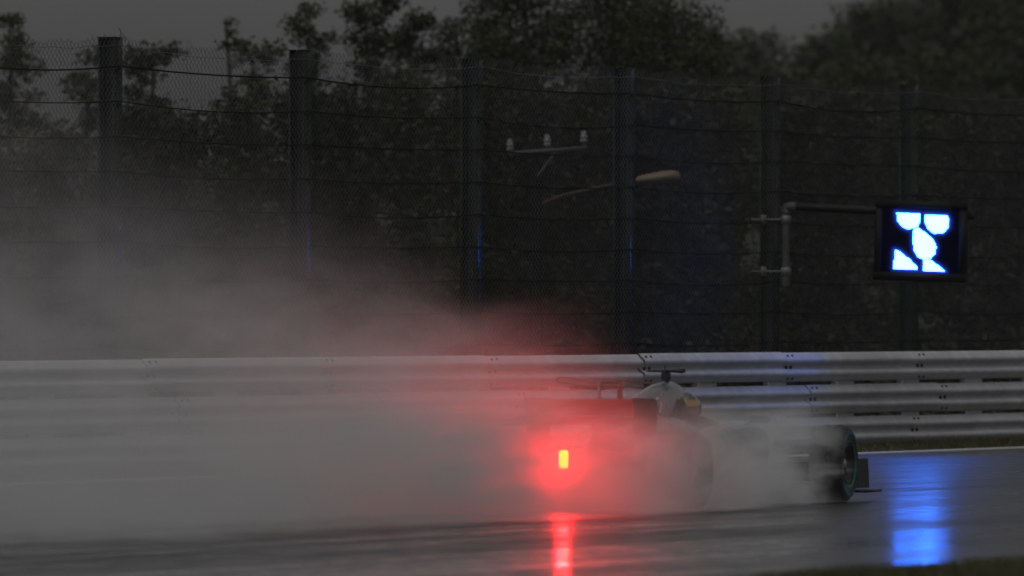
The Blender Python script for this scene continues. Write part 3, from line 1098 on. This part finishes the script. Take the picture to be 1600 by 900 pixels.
def wheel(cx, cy_, cz, width, outer, steer, dia=.67):
    w = empty('wheel', (cx, cy_, cz), steer, car)
    hw = width / 2; ro = dia / 2; rr_ = .178
    mb = MB()
    prof = [(rr_, -hw * .80), (rr_ + .03, -hw * .95), (ro - .07, -hw), (ro - .03, -hw * .93), (ro - .008, -hw * .78), (ro, -hw * .5), (ro, -hw * .12),
            (ro - .008, -hw * .10), (ro - .008, -hw * .04), (ro, -hw * .02), (ro, hw * .02), (ro - .008, hw * .04), (ro - .008, hw * .10), (ro, hw * .12),
            (ro, hw * .5), (ro - .008, hw * .78), (ro - .03, hw * .93), (ro - .07, hw), (rr_ + .03, hw * .95), (rr_, hw * .80), (rr_, -hw * .80)]
    mb.lathe(prof, 56, 'y')
    for k in range(36):                                # drainage blocks of the wet tread
        a = 2 * pi * k / 36
        for sy in (-1, 1):
            mb.box((cos(a) * (ro - .003), sy * hw * .32, sin(a) * (ro - .003)), (.014, hw * .26, .035), Matrix.Rotation(-a, 3, 'Y') @ Matrix.Rotation(sy * .5, 3, 'X'))
    tyre = mb.build('tyre', MTY, w)
    f = outer * hw
    # coloured marking of the wet tyre: long arcs by the shoulder and a ring at the rim
    mb = MB()
    for a0, a1 in ((R(35), R(150)), (R(215), R(330))):
        mb = MB()
        mb.lathe([(ro - .075, f + outer * .0015), (ro - .045, f * .98 + outer * .002)], 26, 'y', a0=a0, a1=a1)
        mb.build('blue_arc', MBLUE, w)
    mb = MB()
    mb.lathe([(rr_ + .012, f * .90 + outer * .002), (rr_ + .034, f * .965 + outer * .002)], 48, 'y')
    mb.build('teal_ring', MTEAL, w)
    rim = MB()
    rim.lathe([(rr_ - .004, -f * .7), (rr_ - .004, f * .86), (rr_ - .016, f * .88), (rr_ - .026, f * .5), (.07, f * .36), (.05, f * .5), (.001, f * .5)], 40, 'y')
    for k in range(10):
        a = 2 * pi * k / 10
        rim.box((cos(a) * .112, f * .52, sin(a) * .112), (.10, .022, .018), Matrix.Rotation(-a, 3, 'Y'), bev=.003)
    rim.build('rim', MRIM, w)
    nut = MB()
    nut.lathe([(.045, f * .5), (.042, f * .68), (.02, f * .76), (.001, f * .76)], 16, 'y')
    nut.build('wheel_nut', MHUB, w)
    return w


RR = .335
wheel(3.726, -.8475, RR, .305, -1, R(4.0))
wheel(3.726, .8475, RR, .305, 1, R(4.0))
wheel(0, -.7975, RR, .405, -1, 0)
wheel(0, .7975, RR, .405, 1, 0)
for s_ in (-1, 1):
    for a, b, in (((3.25, .20, .58), (3.70, .72, .46)), ((3.95, .17, .48), (3.74, .72, .46)), ((3.3, .2, .30), (3.70, .72, .20)), ((4.0, .16, .30), (3.74, .72, .20)),
                  ((.55, .2, .55), (.02, .62, .46)), ((-.1, .12, .5), (-.02, .62, .46)), ((.5, .2, .25), (.02, .62, .22)), ((-.1, .1, .3), (-.02, .62, .22))):
        mb = MB()
        mb.tube([(a[0], s_ * a[1], a[2]), (b[0], s_ * b[1], b[2])], .016, 6)
        mb.build('suspension_arm', MD, car)
# front wing
fw = empty('front_wing', (0, 0, 0), 0, car)
mb = MB()


def foil(x, z, chord, ang, y0, y1, th=.02, n=9, mb=None, camber=.0):
    up_, lo = [], []
    for k in range(n):
        t = k / (n - 1)
        tt = th * (1.48 * math.sqrt(t) - .63 * t - 1.76 * t ** 2 + 1.42 * t ** 3 - .5 * t ** 4) * 1.0 + .0015
        cz = -camber * 4 * t * (1 - t)
        px_, pz = -t * chord, cz
        for lst, sg in ((up_, 1), (lo, -1)):
            X, Z = px_, pz + sg * tt
            lst.append((x + X * cos(ang) + Z * sin(ang), z - X * sin(ang) * 1.0 + Z * cos(ang)))
    poly = up_ + lo[::-1]
    mb.prism([(a, y0, b) for a, b in poly], (0, y1 - y0, 0))


foil(4.52, .13, .34, R(4), -.88, .88, .02, mb=mb)
mb.build('main_plane', MD, fw)
for k in range(3):
    for s_ in (-1, 1):
        mb = MB()
        foil(4.36 - k * .08, .17 + k * .045, .16, R(18 + 7 * k), s_ * .25 if s_ > 0 else -.87, .87 if s_ > 0 else -.25, .012, mb=mb)
        mb.build('flap', MD, fw)
for s_ in (-1, 1):
    mb = MB()
    y = s_ * .895
    mb.prism([(4.12, y, .11), (4.50, y, .11), (4.49, y, .24), (4.46, y, .37), (4.12, y, .37)], (0, .014 * s_, 0))
    mb.box((4.35, y + s_ * .045, .085), (.46, .13, .024), bev=.008)
    mb.build('endplate', MD, fw)
for s_ in (-1, 1):
    mb = MB(); mb.prism([(4.45, s_ * .11, .15), (4.72, s_ * .11, .15), (4.7, s_ * .09, .26), (4.45, s_ * .09, .30)], (0, .015 * s_, 0)); mb.build('pylon', MD, fw)
# rear wing
rw = empty('rear_wing', (.55, 0, .015), 0, car)
mb = MB(); foil(-.30, .72, .36, R(8), -.462, .462, .02, mb=mb, camber=.03); mb.build('main_plane', MD, rw)
mb = MB(); foil(-.60, .78, .23, R(36), -.462, .462, .012, mb=mb, camber=.015); mb.build('flap', MFLAP, rw)
for s_ in (-1, 1):
    mb = MB()
    y = s_ * .468
    mb.prism([(-.84, y, .93), (-.28, y, .92), (-.22, y, .84), (-.30, y, .55), (-.50, y, .40), (-.74, y, .40), (-.80, y, .70)], (0, .016 * s_, 0))
    for k in range(4):
        mb.box((-.42, y + s_ * .018, .895 - k * .02), (.22, .006, .006))
    mb.build('endplate', MD, rw)
mb = MB(); mb.tube([(-.42, .0, .34), (-.44, 0, .6), (-.50, 0, .735)], .022, 8); mb.box((-.62, 0, .87), (.16, .07, .05), bev=.015); mb.build('pylon', MD, rw)
mb = MB(); foil(-.42, .40, .20, R(12), -.44, .44, .012, mb=mb); mb.build('lower_wing', MD, rw)
# fin with the hollow T-shaped winglet
fin = MB()
fx0, fx1, fz0, fz1 = .18, .72, .66, 1.085
fin.box((fx0 + .02, 0, (fz0 + fz1) / 2), (.05, .014, fz1 - fz0), bev=.003)
fin.box(((fx0 + fx1) / 2, 0, fz1 - .012), (fx1 - fx0, .014, .035), bev=.003)
fin.build('fin', MFIN, car)
mb = MB()
mb.prism([(.60, -.012, .90), (.74, -.012, .90), (.71, -.012, 1.06), (.62, -.012, 1.06)], (0, .006, 0))
mb.build('fin_panel', MRED, car)
mb = MB()
mb.prism([(.86, -.007, .60), (.24, -.007, .60), (.24, -.007, .86), (.55, -.007, .90), (.86, -.007, .92)], (0, .014, 0))
mb.build('fin_lower', MS, car)
tw = MB()
for s_ in (-1, 1):
    top = [(.20 + .03 * t, s_ * (.012 + .375 * t), 1.062 + (.048 * math.sin(t * pi / 2) if s_ > 0 else .022 * math.sin(t * pi))) for t in [k / 10 for k in range(11)]]
    low = [(p[0] + .01, p[1], p[2] - (.052 - .012 * (k / 10))) for k, p in enumerate(top)]
    loop = top + [(top[-1][0], top[-1][1] + s_ * .012, (top[-1][2] + low[-1][2]) / 2)] + low[::-1]
    tw.tube(loop, .0075, 6)
tw.build('t_wing', MD, car)
# camera pod on the roll hoop, mirrors
mb = MB()
mb.loft([sect(1.74, .022, 1.07, 1.155, 3), sect(1.86, .022, 1.07, 1.155, 3)])
rings = []
for y, hx_, hz_ in ((-.165, .045, .018), (-.15, .055, .022), (-.06, .045, .014), (0, .04, .014), (.06, .045, .012), (.15, .05, .010), (.165, .04, .006)):
    rings.append([Vector((1.80 + hx_ * cos(q * pi / 6), y, 1.158 + hz_ * sin(q * pi / 6))) for q in range(12)])
mb.loft(rings)
mb.tube([(1.78, .0, 1.15), (1.78, 0, 1.205)], .006, 6)
mb.build('roll_hoop_camera', MD, car)
for s_ in (-1, 1):
    mb = MB()
    mb.loft([sect(2.72, .10, .70, .76, 3, yc=s_ * .52), sect(2.78, .09, .705, .755, 3, yc=s_ * .52), sect(2.84, .05, .715, .745, 3, yc=s_ * .52)])
    mb.tube([(2.76, s_ * .44, .71), (2.7, s_ * .3, .65)], .012, 6)
    mb.build('mirror', MD, car)
# emblem ring on the engine cover: fine white ring with a trailing stroke
mb = MB()
cx, czz, rg = 1.18, .855, .075
ring = []
for k in range(21):
    a = R(-30) + R(245) * k / 20
    ring.append((cx - rg * cos(a) * .95, -.146 - .012, czz + rg * sin(a)))
tail = [(cx - rg * .1 - rg * .8 - .08 * t, -.158 - .03 * t, czz - .02 - .11 * t) for t in (0, .5, 1)]
mb.tube(ring, .0055, 5)
mb.tube([(cx - .02, -.16, czz - .06), (cx + .05, -.168, czz - .12), (cx + .10, -.175, czz - .17)], .0045, 5)
mb.build('emblem_ring', MWHT, car)
# rear rain light
mb = MB()
mb.box((-.585, 0, .436), (.07, .10, .17), bev=.012)
mb.build('light_housing', MD, car)
mb = MB()
rc = []
for cy_, cz_, a0 in ((.016, .051, 0), (-.016, .051, 90), (-.016, -.051, 180), (.016, -.051, 270)):
    for q in range(6):
        a = R(a0 + 18 * q)
        rc.append((-.621, cy_ + .023 * cos(a), .436 + cz_ + .023 * sin(a)))
mb.prism(rc, (-.013, 0, 0))
LREAR = emit_mat('rain_light', (1.0, 0.030, 0.0), 420.0)
mb.build('rear_light', LREAR, car)

rlamp = bpy.data.lights.new('rain_light_glow', 'SPOT')
rlamp.spot_size = R(158)
rlamp.specular_factor = 0.0
rlamp.spot_blend = 1.0
rlamp.energy = 540.0
rlamp.color = (1.0, 0.006, 0.010)
rlamp.shadow_soft_size = 0.06
rl = bpy.data.objects.new('rain_light_glow', rlamp)
COL.objects.link(rl)
rl.parent = car
rl.location = (-.66, 0, .436)
rl.rotation_euler = (0, R(82), 0)       # shines backwards

# ------------------------------------------------------------------ the driver
MSUIT = simple('driver_suit', (0.45, 0.45, 0.46), (0.35, 0.35, 0.36), rough=0.8, scale=14)
MHEL = simple('helmet_paint', (0.09, 0.09, 0.09), (0.06, 0.06, 0.06), rough=0.25, scale=10, coat=0.6)
MYEL = simple('helmet_yellow', (0.40, 0.26, 0.06), (0.34, 0.20, 0.05), rough=0.25, scale=10, coat=0.6)
MHRED = simple('helmet_red', (0.25, 0.05, 0.06), (0.2, 0.04, 0.05), rough=0.25, scale=10, coat=0.6)
MVIS = simple('visor_dark', (0.01, 0.01, 0.012), (0.015, 0.015, 0.018), rough=0.1, scale=10)
carM = Matrix.Translation(O) @ Matrix.Rotation(pi / 2 - CARH, 4, 'Z')
drv = empty('person', carM @ Vector((2.1, 0, .18)), pi / 2 - CARH)
tag(drv, 'driver in a yellow and red striped helmet sitting low in the racing car cockpit', 'person')


def DV(x, y, z): return (x - 2.1, y, z - .18)


# body: one skinned figure, reclined, legs forward, arms to the wheel
sk = bpy.data.meshes.new('body')
pts = [DV(2.30, 0, .24), DV(2.22, 0, .40), DV(2.14, 0, .56), DV(2.16, 0, .66), DV(2.25, 0, .74),
       DV(2.16, .17, .58), DV(2.36, .22, .46), DV(2.56, .13, .52), DV(2.16, -.17, .58), DV(2.36, -.22, .46), DV(2.56, -.13, .52),
       DV(2.34, .09, .24), DV(2.78, .10, .40), DV(3.2, .09, .30), DV(3.28, .09, .36), DV(2.34, -.09, .24), DV(2.78, -.10, .40), DV(3.2, -.09, .30), DV(3.28, -.09, .36)]
edges = [(0, 1), (1, 2), (2, 3), (3, 4), (2, 5), (5, 6), (6, 7), (2, 8), (8, 9), (9, 10), (0, 11), (11, 12), (12, 13), (13, 14), (0, 15), (15, 16), (16, 17), (17, 18)]
rad = [.13, .13, .13, .06, .055, .065, .048, .035, .065, .048, .035, .085, .06, .04, .035, .085, .06, .04, .035]
sk.from_pydata(pts, edges, [])
sk.materials.append(MSUIT)
so = bpy.data.objects.new('body', sk); COL.objects.link(so); so.parent = drv
mo = so.modifiers.new('skin', 'SKIN')
for i, r_ in enumerate(rad): sk.skin_vertices[0].data[i].radius = (r_, r_ * .9)
sk.skin_vertices[0].data[0].use_root = True
so.modifiers.new('sub', 'SUBSURF').levels = 1
hel = MB()
hc = Vector(DV(2.27, 0, .825))
prof = [(.001, .145), (.05, .138), (.09, .112), (.118, .07), (.128, .02), (.126, -.03), (.12, -.08), (.105, -.125), (.06, -.135), (.001, -.135)]
hel.lathe(prof, 28, 'z', hc)
hel.v = [((v[0] - hc.x) * 1.1 + hc.x, v[1], v[2]) for v in hel.v]
ho = hel.build('helmet', MHEL, drv)
mb = MB(); mb.lathe([(.119, .075), (.131, .022)], 28, 'z', hc + Vector((0, 0, .004))); mb.v = [((v[0] - hc.x) * 1.11 + hc.x, v[1] * 1.01, v[2]) for v in mb.v]; mb.build('yellow_band', MYEL, ho)
mb = MB(); mb.lathe([(.1325, .018), (.1315, -.022)], 28, 'z', hc); mb.v = [((v[0] - hc.x) * 1.11 + hc.x, v[1] * 1.01, v[2]) for v in mb.v]; mb.build('red_band', MHRED, ho)
mb = MB(); mb.lathe([(.134, .045), (.138, .0), (.133, -.045)], 16, 'z', hc, a0=R(-75), a1=R(75)); mb.v = [((v[0] - hc.x) * 1.12 + hc.x, v[1] * 1.02, v[2]) for v in mb.v]; mb.build('visor', MVIS, ho)

# ------------------------------------------------------------------ spray thrown up by the tyres
SPR_H = R(23.2)
spray = MB()
spray.box((-13.0, 1.6, 2.45), (34.0, 8.4, 4.88))
spo = spray.build('spray', None)
spo.data.materials.clear()
spo.location = O
spo.rotation_euler = (0, 0, pi / 2 - SPR_H)
tag(spo, kind='stuff')
SPM = bpy.data.materials.new('spray_mist'); SPM.use_nodes = True
nt = SPM.node_tree; nt.nodes.clear()
out = nt.nodes.new('ShaderNodeOutputMaterial')
pv = nt.nodes.new('ShaderNodeVolumePrincipled')
nt.links.new(pv.outputs[0], out.inputs['Volume'])
pv.inputs['Color'].default_value = (0.975, 0.972, 0.97, 1)
pv.inputs['Anisotropy'].default_value = 0.15
tc = nt.nodes.new('ShaderNodeTexCoord')
sx = nt.nodes.new('ShaderNodeSeparateXYZ')
nt.links.new(tc.outputs['Object'], sx.inputs[0])
U, V, Wz = (E(nt, sx.outputs[i]) for i in range(3))
big = E(nt, noise_tex(nt, mapped(nt, scale=(.55, .55, .85), rot=(0, R(18), 0)), 1.0, 5, .56, .7))
fine = E(nt, noise_tex(nt, mapped(nt, scale=(.40, .42, 1.0), rot=(0, R(-24), 0), loc=(4, 2, 1)), 2.6, 5, .60, .8))
s = (U * -1.0).max(0.0)
n1 = big - 0.5
n2 = fine - 0.5
ahead = (U / 1.6).clamp()                                   # 0 behind the axle, 1 alongside the car
H = 0.44 + (s / 1.5).ss() * 0.20 + ((s - 1.1) / 2.2).ss() * 0.66 + s * 0.115 + ((s - 3.5) * 0.065).max(0.0) + ((U - 0.9) / 1.2).clamp() * 0.46 + ((V * -1.0 - 0.45) / 0.3).clamp() * (1.0 - ((U + 0.2) / 1.5)._op('ABSOLUTE')).clamp() * 0.52
A = 0.16 + (s * 0.36).min(3.0)
topf = ((H * 1.08 - (Wz + n1 * A + n2 * (0.22 + (s * .22).min(1.5) + ahead * .25))) / (0.34 + H * 0.22)).clamp().pow(1.7)
front = ((3.50 - U + n2 * 0.45 - (Wz - .45).max(0.0) * .35) / 0.50).clamp()
near = ((V + 1.08 + ((2.4 - U) / 1.6).clamp() * 0.36 + s * 0.03 + n2 * .45) / 0.34).clamp()
far = ((1.25 + s * 0.16 - V + n1 * 1.2) / 0.8).clamp()
lm = fine * 1.1 + big * 0.9 - 0.90
lump = (1.0 - ahead) * (0.17 + ((lm + 0.025) / 0.24).clamp() * 1.0) + ahead * (0.07 + (lm / 0.16).clamp().pow(1.2) * 2.45)
side = (1.0 - ((V + 0.55) / 0.45).clamp() * ahead * 0.80)     # alongside the car the mist hangs by the near wheels
prof_ = 2.3 / (1.0 + s * 0.72) + ahead * 3.5 + ((V * -1.0 - 0.6) / 0.3).clamp() * (1.0 - ((U + 0.1) / 1.3)._op('ABSOLUTE')).clamp() * 1.6
tail = ((30.0 - s) / 6.0).clamp() / (1.0 + (s * s) * 0.010)
low = 1.0 + ((0.95 + s * 0.03 - Wz) / 0.8).clamp() * (s / 1.5).clamp() * 2.0      # thickest near the ground
core = 1.0 + (1.0 - ((s - 0.9) / 1.1)._op('ABSOLUTE')).clamp() * ((0.95 - Wz) / 0.4).clamp() * 0.6
dens = topf * front * near * far * lump * prof_ * side * tail * low * core
nt.links.new(dens.x, pv.inputs['Density'])
spo.data.materials.append(SPM)

# ------------------------------------------------------------------ wet air over everything
hz = MB()
hz.box((150, 220, 12.5), (700, 520, 28.0))
ho_ = hz.build('haze', None)
ho_.data.materials.clear()
HZM = bpy.data.materials.new('haze_air'); HZM.use_nodes = True
nt = HZM.node_tree; nt.nodes.clear()
out = nt.nodes.new('ShaderNodeOutputMaterial')
pv = nt.nodes.new('ShaderNodeVolumePrincipled')
pv.inputs['Color'].default_value = (0.97, 0.975, 0.97, 1)
pv.inputs['Density'].default_value = 0.00018
pv.inputs['Anisotropy'].default_value = 0.2
nt.links.new(pv.outputs[0], out.inputs['Volume'])
ho_.data.materials.append(HZM)
tag(ho_, kind='stuff')
